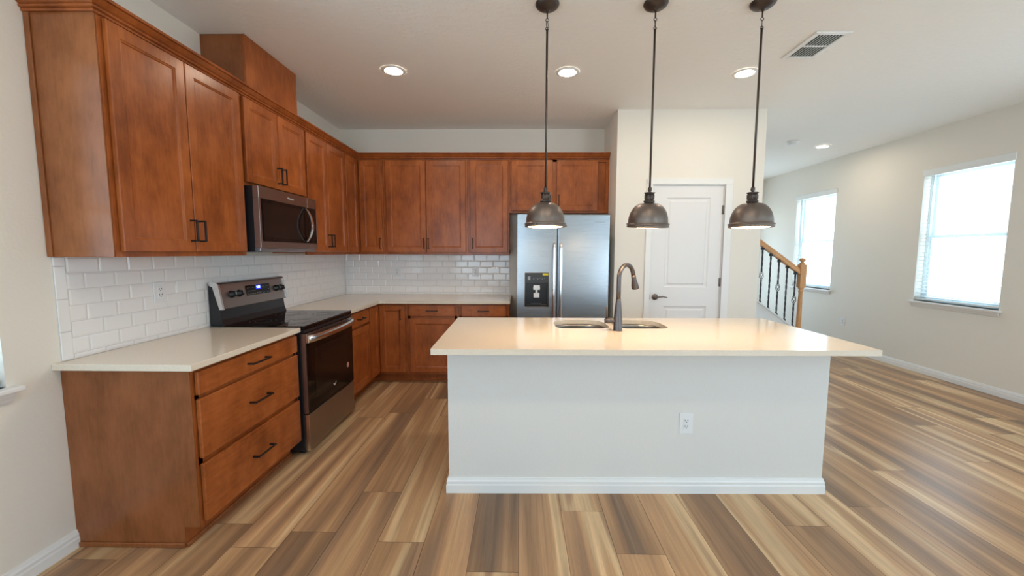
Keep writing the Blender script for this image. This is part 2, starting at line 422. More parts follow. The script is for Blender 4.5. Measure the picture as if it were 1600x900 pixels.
# patio door behind the camera: daylight comes through it
pd = bpy.data.objects.new('window_4', None); COL.objects.link(pd); struct(pd)
b = nb(); x0, x1, z0, z1 = SLIDER
for (p, q, e, f) in ((x0, x0+.06, z0, z1), (x1-.06, x1, z0, z1), (x0, x1, z0-.03, z0+.05), (x0, x1, z1-.05, z1), ((x0+x1)/2-.05, (x0+x1)/2+.05, z0, z1)):
    box(b, p, q, YF-.11, YF-.05, e, f)
mk('window_frame', b, 'vinyl', pd)
b = nb(); box(b, x0+.06, x1-.06, YF-.082, YF-.078, z0+.05, z1-.05); mk('window_pane', b, 'glass', pd)

for i, q in enumerate(WIN_EXTRA_R): window(6+i, (XR, q[1], 0), R(-90), q[1]-q[0], q[2], q[3])  # added right-wall windows, out of view, for extra daylight
window(8, (XL, WIN_EXTRA_L[0][0], 0), R(90), .885, WIN_EXTRA_L[0][2], WIN_EXTRA_L[0][3])  # added left-wall window, out of view
window(9, (FARWIN_ADDED[0], YR, 0), 0, FARWIN_ADDED[1]-FARWIN_ADDED[0], FARWIN_ADDED[2], FARWIN_ADDED[3])  # added far opening, there only to light the right wall
window(5, (BACKWIN[1], YF, 0), R(180), BACKWIN[1]-BACKWIN[0], BACKWIN[2], BACKWIN[3])

# ------------------------------------------------------------------ outdoors
h = thing('neighbouring_house', 'pale house with a small four-pane window, seen dimly through the far blind', 'house', (13.5, 13, -.6))
b = nb(); box(b, 0, .3, -6, 9, 0, 3.6); mk('house_wall', b, 'out_wall', h)
b = nb(); prism(b, [(-.5, 3.5), (4, 5.6), (4.1, 5.5), (-.4, 3.35)], -6.5, 9.5, 'Y'); mk('house_roof', b, 'grout', h)
b = nb()
for i in (0, 1):
    for j in (0, 1): box(b, -.02, .05, 4.55+i*.42, 4.9+i*.42, 1.45+j*.5, 1.88+j*.5)
mk('house_window', b, 'out_glass', h)

# ------------------------------------------------------------------ doors, drawers, pulls
def shaker(bm, x0, x1, z0, z1, y=-.004, t=.02, s=.055, rec=.009):
    """recessed-panel door; back at y, front at y-t"""
    yf = y-t; c = .0025
    def ring(i, yy): return [bm.verts.new((px, yy, pz)) for px, pz in ((x0+i, z0+i), (x1-i, z0+i), (x1-i, z1-i), (x0+i, z1-i))]
    rs = [ring(0, y), ring(0, yf+c), ring(c, yf), ring(s, yf), ring(s+.002, yf+.003), ring(s+.009, yf+.0045), ring(s+.012, yf+rec)]
    for A, B in zip(rs, rs[1:]):
        for k in range(4): bm.faces.new((A[k], A[(k+1) % 4], B[(k+1) % 4], B[k]))
    bm.faces.new(rs[0]); bm.faces.new(rs[-1])
def slab(bm, x0, x1, z0, z1, y=-.004, t=.02):
    box(bm, x0, x1, y-t, y, z0, z1, .003)
def pull(parent, x, z, ln, vertical, y=-.024):
    b = nb(); s = .0045; st = .032
    if vertical:
        box(b, x-s, x+s, y-st-2*s, y-st, z-ln/2, z+ln/2, .001)
        for q in (z-ln/2+s, z+ln/2-s): box(b, x-s, x+s, y-st, y, q-s, q+s)
    else:
        box(b, x-ln/2, x+ln/2, y-st-2*s, y-st, z-s, z+s, .001)
        for q in (x-ln/2+s, x+ln/2-s): box(b, q-s, q+s, y-st, y, z-s, z+s)
    return mk('handle', b, 'black_m', parent)
LX = lambda depth: XL+depth
def cab_door(root, x0, x1, z0, z1, hx=None, hz=None, ln=.12):
    b = nb(); shaker(b, x0, x1, z0, z1); d = mk('door', b, 'wood', root)
    if hx is not None: pull(d, hx, hz, ln, True)
    return d
def cab_drawer(root, x0, x1, z0, z1, ln=.16):
    b = nb(); slab(b, x0, x1, z0, z1); d = mk('drawer', b, 'wood_h', root)
    pull(d, (x0+x1)/2, (z0+z1)/2, ln, False); return d

UD = .306; ZT = 2.468; UBZ = 1.405
def upper(label, wall, start, w, z0, doors, group=None, depth=UD, near_side=False):
    """doors: (x0, x1, z0, z1, handle x, handle z)"""
    if wall == 'L': r = thing('wall_cabinet', label, 'cabinet', (XL+depth, start, 0), R(90))
    else: r = thing('wall_cabinet', label, 'cabinet', (start, YB-depth, 0), 0)
    b = nb(); box(b, .0004, w-.0004, .019, depth-.0015, z0+.012, ZT, mi=0)
    # face frame, standing 12 mm below the box floor
    box(b, .0004, .034, 0, .019, z0, ZT); box(b, w-.034, w-.0004, 0, .019, z0, ZT)
    box(b, .034, w-.034, 0, .019, z0, z0+.035); box(b, .034, w-.034, 0, .019, ZT-.035, ZT)
    if len(doors) > 1 and abs(doors[0][1]-doors[1][0]) > .02:
        box(b, doors[0][1]-.01, doors[1][0]+.01, 0, .019, z0, ZT)
    mk('cabinet_box', b, 'wood', r)
    if near_side:
        b = nb(); box(b, -.006, 0, .001, depth-.0015, z0, ZT, .0008); mk('side_panel', b, 'wood_side', r)
        b = nb(); box(b, -.014, -.006, depth-.026, depth-.0015, z0, ZT, .002); mk('scribe_strip', b, 'wood_side', r)
    for (x0, x1, a, c, hx, hz) in doors: cab_door(r, x0, x1, a, c, hx, hz)
    return r
ZD1 = 2.448; ZD0 = 1.430
Y0 = 1.788
upper('tall reddish-brown double-door wall cabinet nearest the camera, left of the microwave', 'L', Y0, .868, UBZ,
      [(.022, .424, ZD0, ZD1, .398, 1.545), (.430, .846, ZD0, ZD1, .456, 1.545)], near_side=True)
upper('short double-door wall cabinet directly above the microwave', 'L', 2.660, .758, 1.875,
      [(.015, .375, 1.897, ZD1, .350, 1.995), (.381, .745, 1.897, ZD1, .406, 1.995)])
upper('double-door wall cabinet just right of the microwave on the left wall', 'L', 3.420, .768, UBZ,
      [(.015, .368, ZD0, ZD1, .343, 1.535), (.374, .755, ZD0, ZD1, .399, 1.535)])
# corner wall cabinet: L-shaped box, one door on each run
def ell(bm, x0, x1, y0, y1, dx, dy, z0, z1):
    """L plan in world coordinates, hugging the walls x0 and y1"""
    prism(bm, [(x0, y0), (x0+dx, y0), (x0+dx, y1-dy), (x1, y1-dy), (x1, y1), (x0, y1)], z0, z1, 'Z')
r = thing('corner_wall_cabinet', 'wall cabinet in the inside corner, one narrow door on each wall', 'cabinet', (0, 0, 0))
b = nb(); ell(b, XL+.0015, -1.548, 4.190, YB-.0015, UD-.0015, UD-.0015, UBZ, ZT); mk('cabinet_box', b, 'wood', r)
def world_part(o, loc, rotz): o.location = loc; o.rotation_euler = (0, 0, rotz); return o
b = nb(); shaker(b, .012, .300, ZD0, ZD1); world_part(mk('door', b, 'wood', r), (XL+UD, 4.190, 0), R(90))
b = nb(); shaker(b, 0, .242, ZD0, ZD1); d = world_part(mk('door', b, 'wood', r), (-1.808, YB-UD, 0), 0); pull(d, .226, 1.530, .12, True)
upper('double-door wall cabinet above the back counter, left of the single-door one', 'B', -1.546, .950, UBZ,
      [(.035, .481, ZD0, ZD1, .458, 1.530), (.487, .930, ZD0, ZD1, .510, 1.530)])
upper('single-door wall cabinet on the back wall, beside the refrigerator cabinet', 'B', -.594, .468, UBZ,
      [(.030, .452, ZD0, ZD1, .055, 1.530)])
upper('short wide double-door wall cabinet above the refrigerator', 'B', -.124, 1.107, 1.873,
      [(.020, .478, 1.896, ZD1, .455, 2.01), (.524, .980, 1.896, ZD1, .548, 2.01)])
# crown
CR = [(.0, 2.458), (.010, 2.458), (.012, 2.466), (.007, 2.469), (.018, 2.473), (.020, 2.480), (.014, 2.484), (.024, 2.490), (.036, 2.502), (.042, 2.509), (.036, 2.512), (.046, 2.515), (.049, 2.526), (.0, 2.526)]
b = nb(); sweep(b, [(XL+.001, Y0-.008), (XL+UD+.001, Y0-.008), (XL+UD+.001, YB-UD-.001), (XP0-.002, YB-UD-.001)], CR)
tag(mk('crown_molding', b, 'wood'), 'brown crown molding running along the tops of all wall cabinets', 'molding')
# boxed duct
r = thing('duct_cover', 'brown wooden box between wall cabinet tops and ceiling, above the microwave', 'duct cover', (XL, 2.762, 2.4685))
b = nb(); box(b, .0015, .302, 0, .606, 0, ZC-2.4685-.0015); mk('cover_box', b, 'wood', r)
b = nb(); box(b, .0015, .288, -.004, 0, 0, ZC-2.4685-.002); mk('side_panel', b, 'wood_side', r)
b = nb(); box(b, .288, .3045, -.008, 0, 0, ZC-2.4685-.002, .002); mk('corner_strip', b, 'wood', r)

# ------------------------------------------------------------------ base cabinets
BD = .61; BZ = .883; TK = .075
def base_box(bm, w, left_panel=False):
    box(bm, .0004, w-.0004, .019, BD-.0015, .105, BZ)
    box(bm, .0004, w-.0004, TK, TK+.015, 0, .105)
    box(bm, .0004, .038, 0, .019, .105, BZ); box(bm, w-.038, w-.0004, 0, .019, .105, BZ)
    box(bm, .038, w-.038, 0, .019, .105, .14); box(bm, .038, w-.038, 0, .019, BZ-.025, BZ)
def shoe(bm, x0, x1, y): prism(bm, [(y, .0), (y-.012, .0), (y-.012, .012), (y-.006, .02), (y, .02)], x0, x1)
def base(label, wall, start, w, group=None):
    if wall == 'L': return thing('base_cabinet', label, 'cabinet', (XL+BD, start, 0), R(90))
    return thing('base_cabinet', label, 'cabinet', (start, YB-BD, 0), 0)
r = base('three-drawer base cabinet at the near end of the left counter', 'L', Y0, .868)
b = nb(); base_box(b, .868); box(b, .012, .856, 0, .019, .405, .445); box(b, .012, .856, 0, .019, .728, .750); mk('cabinet_box', b, 'wood', r)
b = nb()
prism(b, [(0, .105), (TK, .105), (TK, 0), (BD-.0015, 0), (BD-.0015, BZ), (0, BZ)], -.006, 0); mk('side_panel', b, 'wood_side', r)
b = nb(); box(b, -.014, -.006, TK, BD-.0015, 0, .024, .003); shoe(b, -.006, .868, TK); mk('shoe_molding', b, 'wood_side', r)
cab_drawer(r, .014, .846, .752, .864); cab_drawer(r, .014, .846, .440, .732); cab_drawer(r, .014, .846, .124, .412)
r = base('narrow base cabinet of one drawer over one door, right of the range', 'L', 3.432, .506)
b = nb(); base_box(b, .506); box(b, .012, .49, 0, .019, .715, .75); mk('cabinet_box', b, 'wood', r)
b = nb(); shoe(b, 0, .506, TK); mk('shoe_molding', b, 'wood_side', r)
cab_drawer(r, .030, .492, .738, .866, .13); cab_door(r, .030, .492, .132, .712)
r = thing('corner_base_cabinet', 'base cabinet in the inside corner with a folding pair of tall doors', 'cabinet', (0, 0, 0))
b = nb(); prism(b, [(XL+.0015, 3.9385), (XL+BD, 3.9385), (XL+BD, YB-BD), (-1.221, YB-BD), (-1.221, YB-.0015), (XL+.0015, YB-.0015)], .105, BZ, 'Z')
q = BD-TK; prism(b, [(XL+q-.015, 3.9385), (XL+q, 3.9385), (XL+q, YB-q), (-1.221, YB-q), (-1.221, YB-q+.015), (XL+q-.015, YB-q+.015)], 0, .105, 'Z')
mk('cabinet_box', b, 'wood', r)
b = nb(); sweep(b, [(XL+q, 3.9385), (XL+q, YB-q), (-1.221, YB-q)], [(0, 0), (.012, 0), (.012, .012), (.006, .02), (0, .02)]); mk('shoe_molding', b, 'wood_side', r)
b = nb(); shaker(b, .012, .254, .132, .862); world_part(mk('door', b, 'wood', r), (XL+BD, 3.9385, 0), R(90))
b = nb(); shaker(b, 0, .275, .132, .862); d = world_part(mk('door', b, 'wood', r), (-1.514, YB-BD, 0), 0); pull(d, .232, .765, .115, True)
for i, (x0, w, lab) in enumerate(((-1.220, .555, 'left one of the two drawer-over-door base cabinets on the back wall'), (-.664, .548, 'right one of the two drawer-over-door base cabinets, next to the refrigerator'))):
    r = base(lab, 'B', x0, w)
    b = nb(); base_box(b, w); box(b, .012, w-.012, 0, .019, .715, .75); mk('cabinet_box', b, 'wood', r)
    b = nb(); shoe(b, 0, w, TK); mk('shoe_molding', b, 'wood_side', r)
    cab_drawer(r, .034, w-.034, .748, .868, .12); cab_door(r, .034, w-.034, .132, .722)

# countertops
CZ0, CZ1 = .8835, .914
b = nb(); box(b, XL+.001, XL+.650, Y0-.040, 2.656, CZ0, CZ1, .003, seg=2)
tag(mk('countertop', b, 'quartz'), 'cream quartz countertop on the three-drawer cabinet, left of the range', 'countertop')
b = nb(); prism(b, [(XL+.001, 3.432), (XL+.650, 3.432), (XL+.650, YB-.650), (-.106, YB-.650), (-.106, YB-.001), (XL+.001, YB-.001)], CZ0, CZ1, 'Z')
bmesh.ops.bevel(b, geom=b.edges[:], offset=.003, segments=2, affect='EDGES')
tag(mk('countertop', b, 'quartz'), 'cream quartz L-shaped countertop in the kitchen corner', 'countertop')

# ------------------------------------------------------------------ backsplash
def tile(bm, x0, x1, z0, z1, bev=.0085, th=.0064, jit=.0007):
    """bevelled tile in local coordinates: wall at y=0, room side -y"""
    if x1-x0 < .004 or z1-z0 < .004: return
    bv = min(bev, (x1-x0)*.35, (z1-z0)*.35)
    A = [bm.verts.new(p) for p in ((x0, -.003, z0), (x1, -.003, z0), (x1, -.003, z1), (x0, -.003, z1))]
    B = [bm.verts.new(p) for p in ((x0, -.0045, z0), (x1, -.0045, z0), (x1, -.0045, z1), (x0, -.0045, z1))]
    C = [bm.verts.new((px, -th-.0 + random.uniform(-jit, jit)*.5, pz)) for px, pz in ((x0+bv, z0+bv), (x1-bv, z0+bv), (x1-bv, z1-bv), (x0+bv, z1-bv))]
    for P_, Q in ((A, B), (B, C)):
        for k in range(4): bm.faces.new((P_[k], P_[(k+1) % 4], Q[(k+1) % 4], Q[k]))
    bm.faces.new(C)
def splash(w, x_start, tw, phase, th=.0775, border=0):
    b = nb(); box(b, 0, w, -.003, -.0005, CZ1+.0005, UBZ-.0005, mi=1); g = .0016
    z = UBZ-.001; row = 0
    while z > CZ1+.002:
        zb = max(z-th, CZ1+.001)
        x = phase+(tw/2 if row % 2 else 0)-4*tw
        while x < w:
            a, c = max(x+g, x_start), min(x+tw-g, w-.001)
            if c > a: tile(b, a, c, zb+g, z-g)
            x += tw
        z -= th; row += 1
    if border:
        z = UBZ-.045; lz = UBZ-.001
        while lz > CZ1+.002:
            nz = max(z, CZ1+.001); box(b, .001, border-g, -.008, -.003, nz+g, lz-g, .002); lz = nz; z -= .155
    return b
o = mk('tile_backsplash', splash(YB-1.790, .050, .1485, .052, border=.050), ['tile', 'grout'], loc=(XL, 1.790, 0), rotz=R(90))
tag(o, 'white glossy brick-shaped wall tiles on the left wall, behind the range', 'backsplash')
o = mk('tile_backsplash', splash(-.125-XL-.009, .001, .155, .03), ['tile', 'grout'], loc=(XL+.009, YB, 0), rotz=0)
tag(o, 'white glossy brick-shaped wall tiles on the back wall, ending beside the refrigerator', 'backsplash')

# ------------------------------------------------------------------ outlets
def outlet(label, loc, rotz, y=0, size=(.076, .122)):
    r = thing('power_outlet', label, 'outlet', loc, rotz)
    w, h_ = size
    b = nb(); box(b, -w/2, w/2, y-.006, y, -h_/2, h_/2, .0025, seg=2); mk('cover_plate', b, 'white_p', r)
    b = nb(); box(b, -.0165, .0165, y-.009, y-.006, -.034, .034, .001); f = mk('receptacle', b, 'white_p', r)
    b = nb()
    for s in (-.017, .017):
        box(b, -.0095, -.006, y-.0095, y-.0088, s-.002, s+.008); box(b, .006, .0095, y-.0095, y-.0088, s-.002, s+.008)
        lathe(b, [(.0035, y-.0095), (.0035, y-.0088)], (0, 0, s-.008), 12, 'Y')
    mk('slots', b, 'slot', f)
    return r
outlet('white outlet on the tiled left wall, above the near counter', (XL+.0078, 2.312, 1.190), R(90))
outlet('white outlet on the back tiled wall, nearer the inside corner', (-1.500, YB-.0078, 1.196), 0)
outlet('white outlet on the back tiled wall, nearer the refrigerator', (-.545, YB-.0078, 1.196), 0)
outlet('white outlet low on the beige right wall', (XR-.0005, 5.925, .420), R(-90))

# ------------------------------------------------------------------ range
r = thing('electric_range', 'stainless and black freestanding electric range with glass cooktop', 'range', (-1.482, 2.663, 0), R(90))
b = nb(); box(b, .003, .757, .030, .640, .030, .895, .003)
for x in (.05, .71):
    for y in (.08, .58): lathe(b, [(.018, 0), (.018, .03)], (x, y, 0), 14)
mk('range_body', b, 'black', r)
b = nb(); box(b, .000, .760, -.004, .560, .895, .922, .006, seg=2); ck = mk('cooktop', b, 'bglass', r)
for cx, cy, rr in ((.20, .14, .115), (.56, .14, .085), (.20, .41, .085), (.56, .41, .115)):
    for q in (rr, rr*.62):
        b = nb(); lathe(b, [(q-.0012, .9222), (q-.0012, .9226), (q+.0012, .9226), (q+.0012, .9222)], (cx, cy, 0), 40, cap=False)
        mk('burner_ring', b, 'plastic', ck)
b = nb(); box(b, .004, .756, -.002, .030, .872, .894, .002); mk('vent_trim', b, 'black', r)
b = nb(); box(b, .004, .756, -.008, .029, .300, .868, .003); box(b, .004, .756, -.010, -.008, .800, .868, .001, mi=1)
dr = mk('oven_door', b, ['bglass', 'steel_w'], r)
b = nb(); box(b, .001, .004, -.006, .028, .300, .868); mk('door_edge', b, 'steel_w', dr)
b = nb(); box(b, .11, .65, -.0095, -.0081, .40, .74, .0005); mk('oven_window', b, 'window_glass', dr)
b = nb(); n_ = 24; secs = []
for i in range(n_+1):
    t = i/n_; x = .012+t*.736; bow = .034*(1-(2*t-1)**2)**.5 if 0 < t < 1 else 0
    yb = -.026-bow
    secs.append([b.verts.new(p) for p in ((x, yb, .806), (x, yb+.012, .800), (x, yb+.012, .858), (x, yb, .852), (x, yb-.006, .829))])
for A, B in zip(secs, secs[1:]):
    for k in range(5): f = b.faces.new((A[k], A[(k+1) % 5], B[(k+1) % 5], B[k])); f.smooth = True
b.faces.new(secs[0]); b.faces.new(secs[-1])
box(b, .004, .040, -.026, -.008, .802, .858, .003); box(b, .720, .756, -.026, -.008, .802, .858, .003)
mk('handle', b, 'chrome', dr)
b = nb(); box(b, .004, .756, -.006, .029, .035, .292, .003); mk('storage_drawer', b, 'steel_w', r)
b = nb(); box(b, .000, .0045, -.007, .012, .033, .294); mk('drawer_edge', b, 'chrome', r)
b = nb(); box(b, .02, .74, .045, .06, .004, .032); mk('kick_plate', b, 'black', r)
b = nb(); lathe(b, [(.022, -.0102), (.022, -.0098)], (.640, 0, .470), 28, 'Y')
mk('energy_sticker', b, 'sticker', dr)
b = nb()
prism(b, [(.388, .378), (.398, .372), (.424, .402), (.406, .392)], -.0102, -.0096, 'Y'); prism(b, [(.372, .392), (.392, .372), (.400, .380), (.386, .396)], -.0102, -.0096, 'Y')
mk('bird_mark', b, 'print', dr)
# backguard
b = nb(); prism(b, [(.560, .918), (.655, .918), (.655, 1.20), (.615, 1.20), (.600, 1.04), (.585, 1.035), (.575, .96)], .012, .748); bg = mk('backguard', b, 'black', r)
b = nb(); P1 = [(.561, 1.036), (.576, 1.034), (.620, 1.190), (.640, 1.205), (.640, 1.215), (.600, 1.214), (.588, 1.205)]
prism(b, P1, .020, .742); cp = mk('control_panel', b, 'steel_w', bg)
b = nb(); prism(b, [(.556, 1.030), (.580, 1.030), (.622, 1.188), (.648, 1.200), (.648, 1.222), (.594, 1.218), (.582, 1.206)], .004, .020); mk('end_cap', b, 'chrome', bg)
b = nb(); prism(b, [(.556, 1.030), (.580, 1.030), (.622, 1.188), (.648, 1.200), (.648, 1.222), (.594, 1.218), (.582, 1.206)], .742, .758)
mk('end_cap', b, 'chrome', bg)
# the panel face leans: from (y .561, z 1.036) to (.588, 1.205)
def onpanel(z): return .561+(z-1.036)*(.588-.561)/(1.205-1.036)
lean = -math.atan2(.588-.561, 1.205-1.036)
for x in (.118, .195, .634, .700):
    b = nb(); lathe(b, [(.026, 0), (.026, -.006), (.021, -.008), (.019, -.028), (.016, -.030)], (0, 0, 0), 24, 'Y')
    box(b, -.004, .004, -.036, -.028, -.017, .017, .001); box(b, -.0012, .0012, -.0375, -.0355, -.004, .016, mi=1)
    k_ = mk('knob', b, ['black', 'print'], cp); k_.location = (x, onpanel(1.128)-.0005, 1.128); k_.rotation_euler = (lean, 0, 0)
b = nb(); box(b, -.142, .142, -.0015, 0, -.038, .038)
dp = mk('display_panel', b, 'bglass', cp); dp.location = (.414, onpanel(1.138)-.0003, 1.138); dp.rotation_euler = (lean, 0, 0)
b = nb(); box(b, -.030, .030, -.0022, -.0014, .000, .036); mk('clock_screen', b, 'lcd', dp)
text('clock_digits', '4:38', .026, 'digits', dp, (0, -.0026, .018), (R(90), 0, 0))
for i in range(5):
    for j in range(3):
        for sg in (-1, 1):
            if random.random() < .85:
                b = nb(); box(b, sg*(.045+i*.019)-.0045, sg*(.045+i*.019)+.0045, -.0021, -.0014, -.030+j*.024, -.0275+j*.024); mk('button', b, 'grey_print', dp)
for i in range(4):
    b = nb(); box(b, -.024+i*.014, -.017+i*.014, -.0021, -.0014, -.026, -.0225); mk('button', b, 'grey_print', dp)

# ------------------------------------------------------------------ microwave
r = thing('microwave_oven', 'stainless over-the-range microwave oven mounted under the short cabinet', 'microwave', (-1.750, 2.668, 1.428), R(90))
b = nb(); box(b, .002, .750, .040, .385, .004, .444, .002); mk('microwave_body', b, 'black', r)
b = nb()
HH = .444
box(b, 0, .612, 0, .040, .030, .075, .002); box(b, 0, .612, 0, .040, .362, HH, .002); box(b, 0, .020, 0, .040, .075, .362, .001)
box(b, .020, .612, .004, .040, .075, .362)
d = mk('microwave_door', b, 'steel_w', r)
b = nb(); box(b, .020, .612, -.0005, .004, .075, .362, .001); box(b, .045, .540, -.0012, -.0004, .105, .335, .0005, mi=1); mk('door_glass', b, ['bglass', 'window_glass'], d)
b = nb(); pts = []
for i in range(17):
    t = i/16; pts.append((.570, -.006-.052*math.sin(math.pi*t)**.8, .085+t*.268))
for p, q in zip(pts, pts[1:]):
    pass
secs = []
for i, p in enumerate(pts):
    a = pts[max(i-1, 0)]; c = pts[min(i+1, 16)]; t = Vector((0, c[1]-a[1], c[2]-a[2])).normalized(); nrm = Vector((0, t.z, -t.y))*.005
    wv = .008+.008*math.sin(math.pi*i/16)
    secs.append([b.verts.new((p[0]-wv, p[1]-nrm.y, p[2]-nrm.z)), b.verts.new((p[0]+wv, p[1]-nrm.y, p[2]-nrm.z)), b.verts.new((p[0]+wv, p[1]+nrm.y, p[2]+nrm.z)), b.verts.new((p[0]-wv, p[1]+nrm.y, p[2]+nrm.z))])
for A, B in zip(secs, secs[1:]):
    for k in range(4): b.faces.new((A[k], A[(k+1) % 4], B[(k+1) % 4], B[k]))
b.faces.new(secs[0]); b.faces.new(secs[-1]); bmesh.ops.bevel(b, geom=b.edges[:], offset=.0015, segments=1, affect='EDGES')
mk('handle', b, 'chrome', d)
text('maker_name', 'Whirlpool', .020, 'print', d, (.375, -.0006, .402), (R(90), 0, 0))
b = nb(); box(b, .616, .752, 0, .040, .030, .075, .002); box(b, .616, .752, 0, .040, .362, HH, .002); box(b, .744, .752, 0, .040, .075, .362, .001)
box(b, .616, .744, 0, .038, .075, .362, mi=1); mk('control_panel', b, ['steel_w', 'bglass'], r)
b = nb(); box(b, .612, .616, -.001, .03, .030, .075); mk('door_seam_strip', b, 'chrome', r); b = nb(); box(b, .612, .616, -.001, .03, .362, HH); mk('door_seam_strip', b, 'chrome', r)
b = nb(); box(b, .010, .745, .012, .380, .004, .030, .002); box(b, .10, .66, .06, .30, -.001, .004)
mk('vent_base', b, 'steel', r)

# ------------------------------------------------------------------ refrigerator
r = thing('refrigerator', 'stainless side-by-side refrigerator with an ice and water dispenser', 'refrigerator', (-.030, 4.030, 0), 0)
FW, FH = .928, 1.812
b = nb(); box(b, .004, FW-.004, .075, .76, .02, FH-.012, .004); box(b, .02, FW-.02, .11, .16, 0, .02); mk('fridge_body', b, 'fridge_grey', r)
SPL = .402
DL = (.077, .319, .880, 1.225)    # dispenser opening in the left door
def fdoor(nm, x0, x1, hole=None):
    b = nb()
    if not hole: box(b, x0, x1, 0, .068, .055, FH, .010, seg=3)
    else:
        hx0, hx1, hz0, hz1 = hole
        box(b, x0, x1, .034, .068, .055, FH, .006)
        for (p, q, e, f) in ((x0, hx0, .055, FH), (hx1, x1, .055, FH), (hx0, hx1, .055, hz0), (hx0, hx1, hz1, FH)):
            box(b, p, q, 0, .036, e, f, 0)
    return mk(nm, b, 'steel', r)
dl = fdoor('freezer_door', 0, SPL-.004, DL); dr_ = fdoor('fridge_door', SPL+.004, FW)
for d, x in ((dl, SPL-.034), (dr_, SPL+.034)):
    b = nb(); n_ = 20; secs = []
    for i in range(n_+1):
        t = i/n_; z = .62+t*.90; y = -.040-.014*math.sin(math.pi*t)
        secs.append([b.verts.new((x+.016*math.cos(a), y+.012*math.sin(a), z)) for a in [2*math.pi*k/14 for k in range(14)]])
    for A, B in zip(secs, secs[1:]):
        for k in range(14): f = b.faces.new((A[k], A[(k+1) % 14], B[(k+1) % 14], B[k])); f.smooth = True
    b.faces.new(secs[0]); b.faces.new(secs[-1])
    box(b, x-.014, x+.014, -.042, 0, 1.490, 1.528, .004); box(b, x-.014, x+.014, -.042, 0, .612, .650, .004)
    mk('handle', b, 'chrome', d)
a, c, z0, z1 = DL
b = nb(); box(b, a, c, .030, .034, z0, z1)                       # back of the cavity
box(b, a, a+.012, -.002, .034, z0, z1, .001); box(b, c-.012, c, -.002, .034, z0, z1, .001)
box(b, a, c, -.002, .034, z0, z0+.02, .001); box(b, a+.012, c-.012, .001, .030, z1-.145, z1-.004)
dsp = mk('water_dispenser', b, 'black', dl)
b = nb(); box(b, a+.004, c-.004, -.0035, .001, z1-.105, z1-.004, .001); pn = mk('dispenser_panel', b, 'plastic', dsp)
b = nb(); box(b, a+.03, a+.055, -.0042, -.0034, z1-.072, z1-.035); mk('dispenser_icon', b, 'grey_print', dsp)
for i in range(6):
    b = nb(); box(b, a+.085+i*.022, a+.093+i*.022, -.0042, -.0034, z1-.066+(i % 2)*.01, z1-.060+(i % 2)*.01); mk('dispenser_icon', b, 'grey_print', dsp)
b = nb(); box(b, a+.085, a+.155, .000, .030, z1-.175, z1-.125, .004); box(b, a+.090, a+.150, .012, .030, z1-.255, z1-.205, .003)
box(b, a+.110, a+.130, .004, .03, z1-.205, z1-.175); mk('dispenser_paddle', b, 'grey_print', dsp)
for q in dsp.children:
    if q.name.startswith('dispenser_paddle'): q.data.materials[0] = M['white_p']
b = nb(); box(b, a+.06, c-.07, .002, .028, z0+.020, z0+.032, .002); mk('drip_tray', b, 'plastic', dsp)
b = nb(); e_ = .005
for (p, q, e, f) in ((a-e_, a, z0-e_, z1+e_), (c, c+e_, z0-e_, z1+e_), (a, c, z0-e_*1.6, z0), (a, c, z1, z1+e_)): box(b, p, q, -.004, .002, e, f, .001)
mk('dispenser_bezel', b, 'chrome', dl)
b = nb(); box(b, c-.062, c-.006, -.0046, -.0036, z1-.026, z1-.006); mk('yellow_sticker', b, 'yellow', dl)
text('maker_name', 'Whirlpool', .024, 'grey_print', dr_, (FW-.105, -.0006, 1.738), (R(90), 0, 0))

# ------------------------------------------------------------------ pantry door
r = bpy.data.objects.new('door_1', None); COL.objects.link(r); r.location = (0, YP, 0); struct(r)
b = nb()
PN = [(1.520-.006, 1.965, 1.068, 2.000), (1.514, 1.965, .24, .868)]
x0, x1, z0, z1 = DX0+.003, DX1-.003, .01, DZ-.003
yy = .012
# leaf with two raised panels
xs = [x0, PN[0][0], PN[0][1], x1]; zs = [z0, .24, .868, 1.068, 2.0, z1]
for i in range(3):
    for j in range(5):
        if i == 1 and j in (1, 3): continue
        box(b, xs[i], xs[i+1], yy, yy+.035, zs[j], zs[j+1])
for (a, c, e, f) in PN:
    def ring(i, y_): return [b.verts.new((px, y_, pz)) for px, pz in ((a+i, e+i), (c-i, e+i), (c-i, f-i), (a+i, f-i))]
    rs = [ring(0, yy), ring(.006, yy+.006), ring(.016, yy+.010), ring(.030, yy+.010), ring(.042, yy+.003), ring(.046, yy+.0025)]
    for A, B in zip(rs, rs[1:]):
        for k in range(4): b.faces.new((A[k], A[(k+1) % 4], B[(k+1) % 4], B[k]))
    b.faces.new(rs[-1])
    box(b, a, c, yy+.012, yy+.034, e, f)
mk('door_leaf', b, 'door', r)
b = nb()
for (p, q, e, f) in ((DX0-.0195, DX0, 0, DZ+.0195), (DX1, DX1+.0195, 0, DZ+.0195), (DX0, DX1, DZ, DZ+.0195)): box(b, p, q, .0, .118, e, f)
CAS = lambda w: [(0, 0), (.007, 0), (.010, w*.2), (.014, w*.45), (.017, w*.7), (.017, w), (0, w)]
for (p, q, e, f) in ((DX0-.066, DX0-.006, 0, DZ+.006), (DX1+.006, DX1+.082, 0, DZ+.006), (DX0-.066, DX1+.082, DZ+.006, DZ+.064)):
    box(b, p, q, -.016, -.0003, e, f, .003)
box(b, DX0-.020, DX0-.006, -.011, -.0003, 0, DZ+.006); box(b, DX1+.006, DX1+.020, -.011, -.0003, 0, DZ+.006)
mk('door_frame', b, 'trim', r)
hd = None
b = nb(); lathe(b, [(.033, yy), (.033, yy-.006), (.027, yy-.010), (.012, yy-.012), (.012, yy-.045)], (1.424, 0, .966), 28, 'Y')
